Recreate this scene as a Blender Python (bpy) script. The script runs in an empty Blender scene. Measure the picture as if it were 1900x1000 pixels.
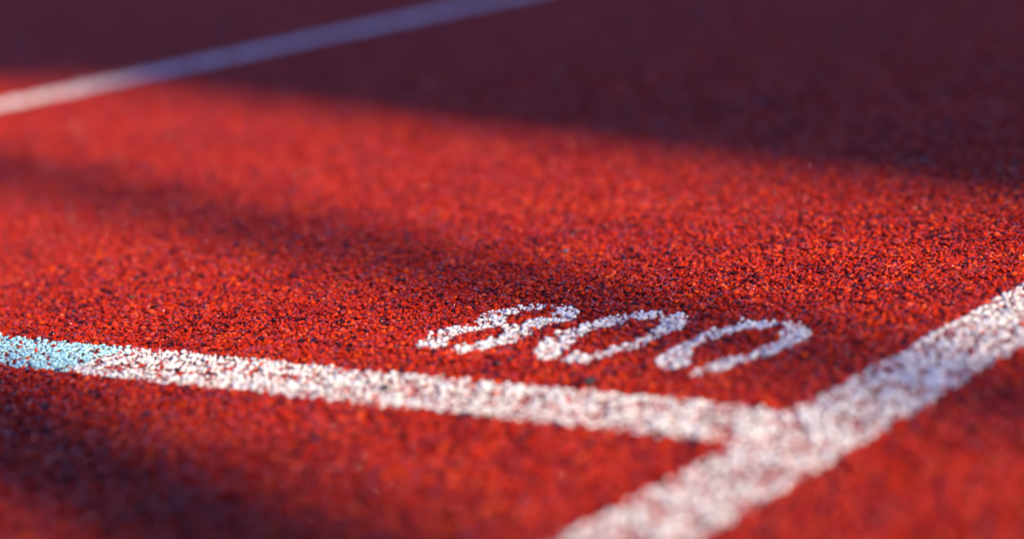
import bpy, bmesh, math
import numpy as np
from mathutils import Matrix, Vector
C = bpy.context.scene
R = math.radians

# ------------------------------------------------------------------ camera
# low down over the running surface, 80 mm lens, wide aperture, slightly rolled
CAM_H = 0.27
PITCH = 0.21065
ROLL = -0.09
F_PX = 4270.0
fw = Vector((0, math.cos(PITCH), -math.sin(PITCH)))
rt = Vector((1, 0, 0))
up = rt.cross(fw)
rt2 = math.cos(ROLL) * rt + math.sin(ROLL) * up
up2 = -math.sin(ROLL) * rt + math.cos(ROLL) * up
cd = bpy.data.cameras.new('camera')
cam = bpy.data.objects.new('camera', cd)
C.collection.objects.link(cam)
M = Matrix.Identity(4)
for i in range(3):
    M[i][0], M[i][1], M[i][2] = rt2[i], up2[i], -fw[i]
M[2][3] = CAM_H
cam.matrix_world = M
cd.sensor_width = 36
cd.lens = F_PX / 1900 * 36
cd.clip_start = 0.02
cd.clip_end = 2000
cd.dof.use_dof = True
cd.dof.focus_distance = 1.21
cd.dof.aperture_fstop = 3.3
cd.dof.aperture_blades = 9
C.camera = cam

# ------------------------------------------------------------------ light
SUN_AZ, SUN_EL = R(-56), R(22)
w = bpy.data.worlds.new('World')
C.world = w
w.use_nodes = True
nt = w.node_tree
sky = nt.nodes.new('ShaderNodeTexSky')
sky.sky_type = 'NISHITA'
sky.sun_disc = False
sky.dust_density = 0.0
sky.ozone_density = 4.2
sky.air_density = 1.2
sky.sun_elevation = SUN_EL
sky.sun_rotation = math.atan2(math.cos(SUN_AZ), math.sin(SUN_AZ))
bg = nt.nodes['Background']
bg.inputs[1].default_value = 0.125
tint = nt.nodes.new('ShaderNodeMix')                      # daylight white balance of the photograph: open shade runs violet
tint.data_type = 'RGBA'
tint.blend_type = 'MULTIPLY'
tint.inputs[0].default_value = 1.0
tint.inputs[7].default_value = (1.0, 0.82, 1.36, 1)
nt.links.new(sky.outputs[0], tint.inputs[6])
nt.links.new(tint.outputs[2], bg.inputs[0])
sd = bpy.data.lights.new('sun', 'SUN')
sd.energy = 5.0
sd.angle = R(0.53)
sd.color = (1.0, 0.85, 0.55)
so = bpy.data.objects.new('sun', sd)
C.collection.objects.link(so)
TO_SUN = Vector((math.cos(SUN_AZ) * math.cos(SUN_EL), math.sin(SUN_AZ) * math.cos(SUN_EL), math.sin(SUN_EL)))
so.rotation_euler = TO_SUN.to_track_quat('Z', 'Y').to_euler()
vs = C.view_settings
vs.view_transform = 'Standard'
vs.look = 'None'
vs.gamma = 1
vs.use_curve_mapping = False
vs.exposure = 0.40

# ------------------------------------------------------------------ helpers
rng = np.random.default_rng(800)


def tag(o, label=None, cat=None, group=None, kind=None):
    for k, v in (('label', label), ('category', cat), ('group', group), ('kind', kind)):
        if v:
            o[k] = v
    return o


def link(o, parent=None):
    C.collection.objects.link(o)
    if parent:
        o.parent = parent
    return o


def empty(name, loc):
    o = bpy.data.objects.new(name, None)
    o.location = loc
    o.empty_display_size = 0.05
    return link(o)


class N:
    """small node helper"""
    def __init__(self, name):
        self.m = bpy.data.materials.new(name)
        self.m.use_nodes = True
        self.t = self.m.node_tree
        self.p = self.t.nodes['Principled BSDF']

    def n(self, kind, **kw):
        x = self.t.nodes.new(kind)
        for k, v in kw.items():
            setattr(x, k, v)
        return x

    def l(self, a, b):
        self.t.links.new(a, b)

    def noise(self, scale, detail=2, rough=0.5):
        x = self.n('ShaderNodeTexNoise')
        x.inputs['Scale'].default_value = scale
        x.inputs['Detail'].default_value = detail
        x.inputs['Roughness'].default_value = rough
        g = self.n('ShaderNodeNewGeometry')
        self.l(g.outputs['Position'], x.inputs['Vector'])
        return x.outputs['Fac']

    def math(self, op, a, b, c=None, clamp=False):
        x = self.n('ShaderNodeMath', operation=op, use_clamp=clamp)
        for i, v in enumerate((a, b, c)):
            if v is None:
                continue
            if isinstance(v, (int, float)):
                x.inputs[i].default_value = v
            else:
                self.l(v, x.inputs[i])
        return x.outputs[0]

    def ramp(self, fac, stops):
        x = self.n('ShaderNodeValToRGB')
        e = x.color_ramp.elements
        while len(e) < len(stops):
            e.new(0.5)
        for el, (p, c) in zip(e, stops):
            el.position = p
            el.color = (*c, 1)
        self.l(fac, x.inputs[0])
        return x.outputs[0]

    def mix(self, fac, a, b):
        x = self.n('ShaderNodeMix', data_type='RGBA')
        self.l(fac, x.inputs[0])
        for i, v in ((6, a), (7, b)):
            if isinstance(v, tuple):
                x.inputs[i].default_value = (*v, 1)
            else:
                self.l(v, x.inputs[i])
        return x.outputs[2]

    def attr(self, name):
        x = self.n('ShaderNodeAttribute', attribute_name=name)
        return x.outputs['Fac']


RED_STOPS = [(0.0, (0.024, 0.005, 0.007)), (0.12, (0.10, 0.005, 0.008)), (0.35, (0.34, 0.012, 0.006)),
             (0.75, (0.52, 0.025, 0.005)), (1.0, (0.68, 0.068, 0.007))]


def red_rubber():
    k = N('red_rubber')
    c = k.ramp(k.attr('tint'), RED_STOPS)
    k.l(c, k.p.inputs['Base Color'])
    # most of the rubber is dull, with small glossy patches of binder that catch the sun
    gl = k.n('ShaderNodeMapRange')
    gl.inputs['From Min'].default_value = 0.545
    gl.inputs['From Max'].default_value = 0.585
    k.l(k.noise(480, 1), gl.inputs['Value'])
    k.l(k.math('MULTIPLY_ADD', gl.outputs[0], -0.48, 0.58), k.p.inputs['Roughness'])
    k.l(k.math('MULTIPLY_ADD', gl.outputs[0], 0.75, 0.03), k.p.inputs['Specular IOR Level'])
    b = k.n('ShaderNodeBump')
    b.inputs['Strength'].default_value = 0.5
    b.inputs['Distance'].default_value = 0.0003
    k.l(k.noise(1800, 3, 0.6), b.inputs['Height'])
    k.l(b.outputs[0], k.p.inputs['Normal'])
    return k.m


def sheet_rubber():
    """the bound layer under and beyond the loose-looking top granules"""
    k = N('bound_rubber_layer')
    v = k.n('ShaderNodeTexVoronoi')
    v.inputs['Scale'].default_value = 380
    g = k.n('ShaderNodeNewGeometry')
    k.l(g.outputs['Position'], v.inputs['Vector'])
    sep = k.n('ShaderNodeSeparateColor')
    k.l(v.outputs['Color'], sep.inputs[0])
    k.l(k.ramp(sep.outputs[0], RED_STOPS), k.p.inputs['Base Color'])
    k.p.inputs['Roughness'].default_value = 0.5
    b = k.n('ShaderNodeBump')
    b.inputs['Strength'].default_value = 1.0
    b.inputs['Distance'].default_value = 0.0015
    b.invert = True
    k.l(v.outputs['Distance'], b.inputs['Height'])
    k.l(b.outputs[0], k.p.inputs['Normal'])
    return k.m


def paint(name, c1, c2, level, soft=0.0002):
    """line paint sprayed on the rubber: it takes on the raised tops and misses the pits"""
    k = N(name)
    g = k.n('ShaderNodeNewGeometry')
    s = k.n('ShaderNodeSeparateXYZ')
    k.l(g.outputs['Position'], s.inputs[0])
    z = s.outputs[2]
    h = k.math('ADD', z, k.math('MULTIPLY', k.math('SUBTRACT', k.noise(800, 4, 0.75), 0.5), 0.0052))
    h = k.math('ADD', h, k.math('MULTIPLY', k.attr('wear'), 0.0003))
    f = k.math('DIVIDE', k.math('SUBTRACT', h, level), soft, clamp=True)
    tone = k.ramp(k.noise(420, 3, 0.6), [(0.3, c2), (0.6, c1)])
    red = k.ramp(k.attr('tint'), RED_STOPS)
    k.l(k.mix(f, red, tone), k.p.inputs['Base Color'])
    k.p.inputs['Roughness'].default_value = 0.45
    b = k.n('ShaderNodeBump')
    b.inputs['Strength'].default_value = 0.35
    b.inputs['Distance'].default_value = 0.0003
    k.l(k.noise(1500, 3, 0.6), b.inputs['Height'])
    k.l(b.outputs[0], k.p.inputs['Normal'])
    return k.m


def plain(name, col, rough=0.6, scale=8, var=0.12, metal=0.0):
    k = N(name)
    lo = tuple(max(0, c * (1 - var)) for c in col)
    hi = tuple(min(1, c * (1 + var)) for c in col)
    k.l(k.ramp(k.noise(scale, 5, 0.6), [(0.3, lo), (0.7, hi)]), k.p.inputs['Base Color'])
    k.p.inputs['Roughness'].default_value = rough
    k.p.inputs['Metallic'].default_value = metal
    return k.m


MAT_RED = red_rubber()
MAT_SHEET = sheet_rubber()
MAT_WHITE = paint('white_line_paint', (0.90, 0.86, 0.82), (0.76, 0.72, 0.70), 0.0003)
MAT_DIGIT = paint('white_stencil_paint', (0.92, 0.90, 0.88), (0.74, 0.71, 0.72), 0.0001)
MAT_CYAN = paint('light_blue_line_paint', (0.48, 0.82, 0.84), (0.36, 0.66, 0.74), -0.0002)


# ------------------------------------------------------------------ granules
def hull(seed, n):
    r = np.random.default_rng(seed)
    p = r.normal(size=(n, 3))
    p /= np.linalg.norm(p, axis=1)[:, None]
    for _ in range(12):                                   # spread the corners out
        d = p[:, None] - p[None]
        q = (d / (np.sum(d * d, axis=2) + 0.05)[..., None] ** 1.5).sum(axis=1)
        p += 0.03 * q
        p /= np.linalg.norm(p, axis=1)[:, None]
    p *= r.uniform(0.72, 1.12, size=(n, 1))
    bm = bmesh.new()
    for v in p:
        bm.verts.new(v)
    bmesh.ops.convex_hull(bm, input=bm.verts)
    bmesh.ops.delete(bm, geom=[v for v in bm.verts if not v.link_faces], context='VERTS')
    bmesh.ops.triangulate(bm, faces=bm.faces)
    bm.verts.ensure_lookup_table()
    bm.verts.index_update()
    V = np.array([v.co[:] for v in bm.verts])
    T = np.array([[v.index for v in f.verts] for f in bm.faces])
    bm.free()
    return V, T


HI = [hull(i, 17) for i in range(24)]
LO = [hull(100 + i, 9) for i in range(20)]


def hexgrid(x0, x1, y0, y1, s):
    ys = np.arange(y0, y1, s * 0.866)
    xs = np.arange(x0, x1, s)
    X, Y = np.meshgrid(xs, ys)
    X = X + (np.arange(len(ys)) % 2)[:, None] * s / 2
    P = np.stack([X.ravel(), Y.ravel()], 1)
    return P + rng.uniform(-0.38, 0.38, P.shape) * s


def swirl(P, scale, seed):
    """smooth random field, about -1..1"""
    r = np.random.default_rng(seed)
    o = np.zeros(len(P))
    for _ in range(14):
        a = r.uniform(0, 6.283)
        k = scale * r.uniform(0.5, 1.6)
        o += np.sin((P[:, 0] * math.cos(a) + P[:, 1] * math.sin(a)) * k + r.uniform(0, 6.283))
    return o / 3.7


def rot_matrices(n, tilt):
    """random turn about z, then a tilt of random size about a horizontal axis"""
    a = rng.uniform(0, 6.283, n)
    b = rng.uniform(0, 6.283, n)
    t = rng.normal(0, tilt, n)
    ca, sa = np.cos(a), np.sin(a)
    Rz = np.zeros((n, 3, 3))
    Rz[:, 0, 0], Rz[:, 0, 1], Rz[:, 1, 0], Rz[:, 1, 1], Rz[:, 2, 2] = ca, -sa, sa, ca, 1
    ux, uy = np.cos(b), np.sin(b)
    ct, st = np.cos(t), np.sin(t)
    Q = np.zeros((n, 3, 3))
    Q[:, 0, 0] = ct + ux * ux * (1 - ct)
    Q[:, 0, 1] = Q[:, 1, 0] = ux * uy * (1 - ct)
    Q[:, 0, 2] = uy * st
    Q[:, 1, 1] = ct + uy * uy * (1 - ct)
    Q[:, 1, 2] = -ux * st
    Q[:, 2, 0] = -uy * st
    Q[:, 2, 1] = ux * st
    Q[:, 2, 2] = ct
    return Q @ Rz


def granules(P, rad, z, shapes, flat=0.62):
    """P (n,2) places, rad (n,) sizes, z (n,) heights -> vertices, triangles, owner per vertex"""
    n = len(P)
    which = rng.integers(0, len(shapes), n)
    S = np.stack([rad * rng.uniform(1.0, 1.55, n), rad * rng.uniform(0.75, 1.05, n), rad * rng.uniform(flat - 0.12, flat + 0.18, n)], 1)
    Rm = rot_matrices(n, 0.5)
    Vs, Ts, Os = [], [], []
    off = 0
    for k, (V, T) in enumerate(shapes):
        ix = np.nonzero(which == k)[0]
        if not len(ix):
            continue
        v = V[None] * S[ix][:, None]
        v = np.einsum('nij,nkj->nki', Rm[ix], v)
        v[:, :, 0] += P[ix, 0:1]
        v[:, :, 1] += P[ix, 1:2]
        v[:, :, 2] += z[ix][:, None]
        t = T[None] + (np.arange(len(ix)) * len(V))[:, None, None] + off
        off += len(ix) * len(V)
        Vs.append(v.reshape(-1, 3))
        Ts.append(t.reshape(-1, 3))
        Os.append(np.repeat(ix, len(V)))
    return np.concatenate(Vs), np.concatenate(Ts), np.concatenate(Os)


def mesh_from(name, V, T, attrs, mats, mat_idx=None, origin=(0, 0, 0)):
    me = bpy.data.meshes.new(name)
    me.vertices.add(len(V))
    me.vertices.foreach_set('co', (V - np.array(origin)).astype(np.float32).ravel())
    me.loops.add(T.size)
    me.loops.foreach_set('vertex_index', T.astype(np.int32).ravel())
    me.polygons.add(len(T))
    me.polygons.foreach_set('loop_start', np.arange(0, T.size, 3, dtype=np.int32))
    me.polygons.foreach_set('use_smooth', np.ones(len(T), dtype=bool))
    for m in mats:
        me.materials.append(m)
    if mat_idx is not None:
        me.polygons.foreach_set('material_index', mat_idx.astype(np.int32))
    for k, a in attrs.items():
        at = me.attributes.new(k, 'FLOAT', 'POINT')
        at.data.foreach_set('value', a.astype(np.float32))
    me.update(calc_edges=True)
    o = bpy.data.objects.new(name, me)
    o.location = origin
    return o


# ------------------------------------------------------------------ markings, in metres on the ground
DIGITS = [
 [[(-20.6, 1138.3), (-20.2, 1152.4), (-15.0, 1162.9), (-8.4, 1165.7), (-2.0, 1165.6), (1.6, 1168.6), (8.8, 1168.4), (15.2, 1165.8), (19.6, 1164.8), (19.2, 1160.5), (14.9, 1158.0), (10.7, 1153.5), (7.1, 1151.0), (2.5, 1152.1), (-2.3, 1147.6), (-5.3, 1142.4), (-5.7, 1133.9), (-8.4, 1128.7), (-11.9, 1124.7), (-14.8, 1122.6), (-22.2, 1122.3), (-25.6, 1120.2), (-29.6, 1116.2), (-33.6, 1110.6), (-34.6, 1100.4), (-36.8, 1093.1), (-42.3, 1093.6), (-46.9, 1096.4), (-49.4, 1097.3), (-49.9, 1106.1), (-47.5, 1114.6), (-45.6, 1122.3), (-41.1, 1128.3), (-37.1, 1130.0), (-31.4, 1132.2), (-26.8, 1134.6), (-19.9, 1133.6)],
  [(-33.7, 1086.7), (-30.1, 1091.8), (-25.6, 1095.2), (-18.9, 1097.3), (-14.4, 1101.4), (-8.6, 1102.5), (-8.6, 1091.5), (-14.6, 1083.7), (-19.0, 1080.4), (-25.6, 1078.8), (-32.2, 1080.3)],
  [(-9.0, 1088.0), (-10.0, 1095.8), (-7.9, 1106.8), (-7.8, 1122.5), (-4.5, 1130.0), (0.7, 1125.2), (2.6, 1132.4), (7.2, 1132.5), (11.3, 1136.4), (14.8, 1135.1), (19.8, 1131.3), (18.4, 1140.7), (18.2, 1149.7), (21.4, 1158.0), (25.1, 1160.8), (28.3, 1154.7), (31.2, 1153.6), (31.8, 1140.5), (29.8, 1128.7), (25.8, 1123.3), (21.8, 1122.4), (17.2, 1121.7), (12.0, 1119.6), (8.4, 1112.5), (5.8, 1101.6), (0.0, 1094.4), (-4.5, 1088.0)]],
 [[(7.2, 1067.0), (9.1, 1082.0), (15.3, 1096.8), (24.7, 1107.5), (34.2, 1116.0), (43.8, 1124.5), (53.2, 1128.3), (62.6, 1132.1), (73.6, 1125.8), (73.0, 1118.0), (65.7, 1112.5), (55.6, 1114.0), (47.4, 1108.9), (40.3, 1103.9), (33.2, 1097.1), (28.2, 1085.0), (25.5, 1073.7), (20.5, 1059.0), (13.6, 1048.4), (8.4, 1052.5)],
  [(18.9, 1046.5), (23.5, 1054.4), (32.1, 1054.3), (34.4, 1046.0), (36.7, 1058.3), (44.6, 1064.3), (52.4, 1066.8), (59.7, 1077.7), (65.9, 1086.9), (70.0, 1096.3), (71.6, 1115.1), (77.9, 1122.6), (84.3, 1117.5), (85.1, 1100.0), (81.8, 1090.8), (75.6, 1083.7), (68.3, 1074.9), (58.4, 1060.5), (50.3, 1052.4), (41.4, 1046.9), (34.7, 1042.9), (31.4, 1039.4), (24.0, 1040.4)]],
 [[(61.8, 1017.9), (64.0, 1035.2), (69.4, 1049.3), (77.8, 1059.5), (85.4, 1070.3), (92.8, 1079.0), (103.6, 1086.6), (113.9, 1089.8), (126.0, 1088.4), (125.6, 1079.5), (117.3, 1072.4), (106.4, 1072.9), (96.9, 1065.9), (88.5, 1057.7), (81.8, 1045.1), (78.5, 1034.2), (77.1, 1015.7), (70.3, 1011.2), (62.3, 1014.9)],
  [(74.7, 1000.3), (80.9, 1014.4), (89.9, 1020.3), (99.7, 1024.3), (107.6, 1028.7), (115.2, 1038.9), (121.7, 1047.9), (124.7, 1065.9), (129.0, 1078.2), (136.8, 1079.0), (139.4, 1062.5), (135.6, 1043.6), (125.1, 1033.4), (115.0, 1020.8), (104.9, 1015.3), (94.6, 1006.6), (82.5, 999.5), (75.2, 997.3)]]]

TH = R(52.8)
LANE_A = np.array([0.0998, 0.8717])
LANE_W = 0.0485
LANE_K = 0.045
FAR_A, FAR_B = np.array([-0.4825, 2.235]), np.array([-0.023, 2.806])
FAR_W = 0.047
CROSS_A = np.array([0.0948, 0.9105])
CROSS_TH = R(144.1)
CROSS_W = 0.0485


def frame(P, A, th):
    t = np.array([math.cos(th), math.sin(th)])
    n = np.array([-t[1], t[0]])
    return (P - A) @ t, (P - A) @ n


def in_poly(P, poly):
    poly = np.array(poly) / 1000.0
    x, y = P[:, 0], P[:, 1]
    r = np.zeros(len(P), bool)
    j = len(poly) - 1
    for i in range(len(poly)):
        xi, yi = poly[i]
        xj, yj = poly[j]
        if yi != yj:
            r ^= ((yi > y) != (yj > y)) & (x < (xj - xi) * (y - yi) / (yj - yi) + xi)
        j = i
    return r


def classify(P):
    """0 bare rubber, 1 near lane line, 2 far lane line, 3 start line, 4 blue stretch, 5.. digits"""
    Q = P + np.stack([swirl(P, 900, 1), swirl(P, 900, 2)], 1) * 0.0005
    c = np.zeros(len(P), np.int8)
    s, e = frame(Q, LANE_A, TH)
    e = e - LANE_K * s * s / 2
    near = np.abs(e) < LANE_W / 2
    th = math.atan2(*(FAR_B - FAR_A)[::-1])
    s2, e2 = frame(Q, FAR_A, th)
    c[np.abs(e2) < FAR_W / 2] = 2
    s3, e3 = frame(Q, CROSS_A, CROSS_TH)
    cross = (np.abs(e3) < CROSS_W / 2) & (e > 0) & (s3 < 1.16) & (s3 > -0.02)
    blue = cross & (s3 + swirl(P, 500, 5) * 0.003 + rng.normal(0, 0.003, len(P)) > 0.381)
    c[cross] = 3
    c[blue & (s3 < 0.62)] = 4
    c[near] = 1
    for k, polys in enumerate(DIGITS):
        for poly in polys:
            c[in_poly(Q, poly)] = 5 + k
    miss = rng.uniform(0, 1, len(P)) < np.where(c >= 5, 0.04, 0.05)
    miss |= (c < 5) & (swirl(P, 750, 31) + rng.normal(0, 0.25, len(P)) > 1.35)     # small patches the paint never reached
    c[miss & (c != 2)] = 0
    return c


# ------------------------------------------------------------------ the running track
def side(y):
    """left and right limits of the granule field at distance y (a little wider than the view)"""
    return -0.10 - 0.225 * y, 0.07 + 0.255 * y


def field(y0, y1, s):
    P = hexgrid(side(y1)[0], side(y1)[1], y0, y1, s)
    l, r = side(P[:, 1])
    return P[(P[:, 0] > l) & (P[:, 0] < r)]


near_P = field(0.62, 1.75, 0.0023)
far_P = field(1.75, 4.1, 0.0031)
parts = {}
allV, allT, allA, base = [], [], [], 0
marks = {k: [] for k in range(1, 8)}
small_P = field(0.92, 1.55, 0.0026)                        # fines lying among the larger granules
for P, shapes, r0, r1, lift in ((near_P, HI, 0.0009, 0.0019, 0), (small_P, LO, 0.0004, 0.0010, 0.0004), (far_P, LO, 0.0015, 0.0024, 0)):
    n = len(P)
    rad = r0 + (r1 - r0) * rng.power(1.3, n)
    z = lift - 0.0002 + rng.normal(0, 0.0007, n) + 0.00035 * swirl(P, 420, 11)
    lum = np.clip(0.55 + rng.normal(0, 0.24, n) + 0.05 * swirl(P, 60, 12) + 0.02 * swirl(P, 18, 13), 0.12, 1)
    lum[rng.uniform(0, 1, n) < 0.075] = 0.02
    wear = swirl(P, 220, 21)
    c = classify(P)
    # painted lumps stand a little apart, rubber shows between them
    rad = np.where((c > 0) & (c != 2), rad * np.where(c >= 5, 0.92, 0.93), rad)
    for k in range(0, 8):
        ix = np.nonzero(c == k)[0]
        if not len(ix):
            continue
        V, T, O = granules(P[ix], rad[ix], z[ix], shapes)
        rec = (V, T, lum[ix][O], wear[ix][O])
        if k == 0:
            allV.append(V); allT.append(T + base); allA.append(lum[ix][O]); base += len(V)
        else:
            marks[k].append(rec)

# bound layer: one sheet that carries on to the edge of the sports ground
sx, sy0, sy1 = 60.0, -40.0, 80.0
SV = np.array([(-sx, sy0, -0.0009), (sx, sy0, -0.0009), (sx, sy1, -0.0009), (-sx, sy1, -0.0009)])
ST = np.array([(0, 1, 2), (0, 2, 3)]) + base
allV.append(SV); allT.append(ST); allA.append(np.full(4, 0.4))
V, T, A = np.concatenate(allV), np.concatenate(allT), np.concatenate(allA)
mi = np.zeros(len(T), np.int32)
mi[-2:] = 1
track = mesh_from('running_track', V, T, {'tint': A}, [MAT_RED, MAT_SHEET], mi)
tag(link(track), 'red rubber granule running track surface, blurred near and far', kind='structure')


def mark(name, k, mat, parent=None, origin=None):
    Vs, Ts, A1, A2, b = [], [], [], [], 0
    for V, T, a, w_ in marks[k]:
        Vs.append(V); Ts.append(T + b); A1.append(a); A2.append(w_); b += len(V)
    V = np.concatenate(Vs)
    if origin is None:
        m = V.mean(axis=0)
        origin = (float(m[0]), float(m[1]), 0.0)
    o = mesh_from(name, V, np.concatenate(Ts), {'tint': np.concatenate(A1), 'wear': np.concatenate(A2)}, [mat], origin=origin)
    return o, origin


G = 'painted lane lines'
o, _ = mark('lane_line', 1, MAT_WHITE)
tag(link(o), 'broad white lane line running up the right side and meeting the start line', 'lane line', G)
o, _ = mark('lane_line', 2, MAT_WHITE)
tag(link(o), 'blurred far white lane line running from sun into blue shade, upper left', 'lane line', G)
o, _ = mark('start_line', 3, MAT_WHITE)
tag(link(o), 'white start line below the painted 800, ending at the lane line', 'start line')
o, _ = mark('blue_line', 4, MAT_CYAN)
tag(link(o), 'light blue painted stretch at the left end of the white start line', 'line marking')
num = empty('painted_number', (0.04, 1.08, 0))
tag(num, 'small white stencilled 800 on red rubber above the start line', 'number')
for k, lab in ((5, 'eight'), (6, None), (7, None)):
    o, org = mark('digit', k, MAT_DIGIT)
    link(o, num)
    o.location = (org[0] - 0.04, org[1] - 1.08, 0)

# ------------------------------------------------------------------ loose bits on the track
def crumb(name, x, y, size, mat, label, seed, flat=0.5):
    V, T = hull(seed, 14)
    r = np.random.default_rng(seed)
    V = V * np.array([size * 1.5, size, size * flat])
    a = r.uniform(0, 3.14)
    V = V @ np.array([[math.cos(a), math.sin(a), 0], [-math.sin(a), math.cos(a), 0], [0, 0, 1]])
    V[:, 2] += 0.0011 + size * flat * 0.6
    V[:, :2] += (x, y)
    o = mesh_from(name, V, T, {}, [mat], origin=(x, y, 0))
    return tag(link(o), label, 'crumb')


MAT_DARK = plain('dark_grit', (0.02, 0.019, 0.02), 0.5, 900)
MAT_GREY = plain('grey_grit', (0.13, 0.14, 0.17), 0.5, 900)
MAT_GREEN = plain('green_leaf_bit', (0.05, 0.09, 0.02), 0.5, 900)
crumb('rubber_crumb', 0.0303, 0.9985, 0.0034, MAT_DARK, 'dark crumb between the painted 800 and the start line', 301, 0.7)
crumb('rubber_crumb', -0.0629, 1.022, 0.0020, MAT_DARK, 'dark crumb lying in the middle of the white start line', 302, 0.7)
crumb('grey_chip', 0.0317, 1.2937, 0.0022, MAT_GREY, 'flat grey chip on red rubber above the figure 8', 303, 0.35)
crumb('leaf_bit', -0.2157, 1.2738, 0.0020, MAT_GREEN, 'tiny dark green leaf bit above the light blue line', 304, 0.3)

# ------------------------------------------------------------------ unseen building and posts added to cast the shadows (all stand behind the camera to the right, out of frame)
sun_h = Vector((math.cos(SUN_AZ), math.sin(SUN_AZ)))
sun_n = Vector((-math.sin(SUN_AZ), math.cos(SUN_AZ)))      # across the shadows, towards the shaded side


def box(name, cx, cy, cz, dx, dy, dz, mat, parent, bev=0.01):
    bm = bmesh.new()
    bmesh.ops.create_cube(bm, size=1)
    for v in bm.verts:
        v.co = (v.co.x * dx + cx, v.co.y * dy + cy, v.co.z * dz + cz)
    bmesh.ops.bevel(bm, geom=bm.edges[:], offset=bev, segments=2, affect='EDGES')
    me = bpy.data.meshes.new(name)
    bm.to_mesh(me)
    bm.free()
    me.materials.append(mat)
    return link(bpy.data.objects.new(name, me), parent)


def tube(name, z0, z1, r0, r1, mat, parent, seg=24):
    bm = bmesh.new()
    bmesh.ops.create_cone(bm, cap_ends=True, segments=seg, radius1=r0, radius2=r1, depth=z1 - z0)
    for v in bm.verts:
        v.co.z += (z0 + z1) / 2
    me = bpy.data.meshes.new(name)
    bm.to_mesh(me)
    bm.free()
    for f in me.polygons:
        f.use_smooth = len(f.vertices) == 4
    me.materials.append(mat)
    return link(bpy.data.objects.new(name, me), parent)


MAT_RENDER = plain('grey_render', (0.42, 0.41, 0.39), 0.85, 3)
MAT_ROOF = plain('dark_roof_sheet', (0.07, 0.07, 0.08), 0.5, 5)
MAT_DOOR = plain('green_door_paint', (0.05, 0.12, 0.09), 0.4, 4)
MAT_STEEL = plain('galvanised_steel', (0.45, 0.46, 0.48), 0.4, 12, metal=0.7)

MAT_PANE = plain('window_glass', (0.03, 0.04, 0.05), 0.08, 2)
EDGE = Vector((-0.056, 1.835))
D = 14.0
ec = EDGE + sun_h * D
W_, L_, H_ = 7.0, 5.0, 7.6
c = ec + sun_n * (W_ / 2) + sun_h * (L_ / 2)
shadow_bldg = empty('shadow_building', (c.x, c.y, 0))  # invented building, never in view, added to cast the broad far shade
shadow_bldg.rotation_euler.z = SUN_AZ - math.pi / 2
tag(shadow_bldg, 'unseen plain grey building added to shade the far lane, behind the viewer', 'shadow_building')
box('wall', 0, 0, H_ / 2, W_, L_, H_, MAT_RENDER, shadow_bldg)
box('roof', 0, 0, H_ + 0.062, W_ - 0.004, L_ + 0.1, 0.12, MAT_ROOF, shadow_bldg)
box('shadow_fascia', 0, -L_ / 2 - 0.06, 6.75, W_ + 0.16, 0.12, 1.6, MAT_ROOF, shadow_bldg)  # front band added to bend the far end of the shadow edge
dr = box('door', 0.6, -L_ / 2 - 0.02, 1.02, 0.9, 0.036, 2.04, MAT_DOOR, shadow_bldg)
box('handle', 0.95, -L_ / 2 - 0.06, 1.0, 0.12, 0.03, 0.02, MAT_STEEL, dr, 0.004)
for x in (-2.2, 0.6, 2.4):
    wf = box('window', x, -L_ / 2 - 0.02, 4.6, 1.2, 0.05, 1.3, MAT_STEEL, shadow_bldg, 0.006)
    box('pane', x, -L_ / 2 - 0.047, 4.6, 1.06, 0.012, 1.16, MAT_PANE, wf, 0.002)


def post(px, py, dist, rad, height, label):
    b = Vector((px, py)) + sun_h * dist
    e = empty('shadow_post', (b.x, b.y, 0))  # unseen post added to throw one shadow band across the track
    tag(e, label, 'post', 'added shadow posts beside the track')
    tube('pole', 0.012, height, rad, rad, MAT_STEEL, e)
    box('base_plate', 0, 0, 0.006, rad * 5, rad * 5, 0.012, MAT_STEEL, e, 0.003)
    tube('cap', height, height + 0.02, rad * 1.15, rad * 1.05, MAT_STEEL, e)


post(-0.035, 1.275, 12.0, 0.034, 7.4, 'unseen slim steel post added to cast the middle shadow band, behind the viewer')
post(-0.175, 0.913, 9.6, 0.062, 5.8, 'unseen slim steel post added to cast the lower left shadow, behind the viewer')
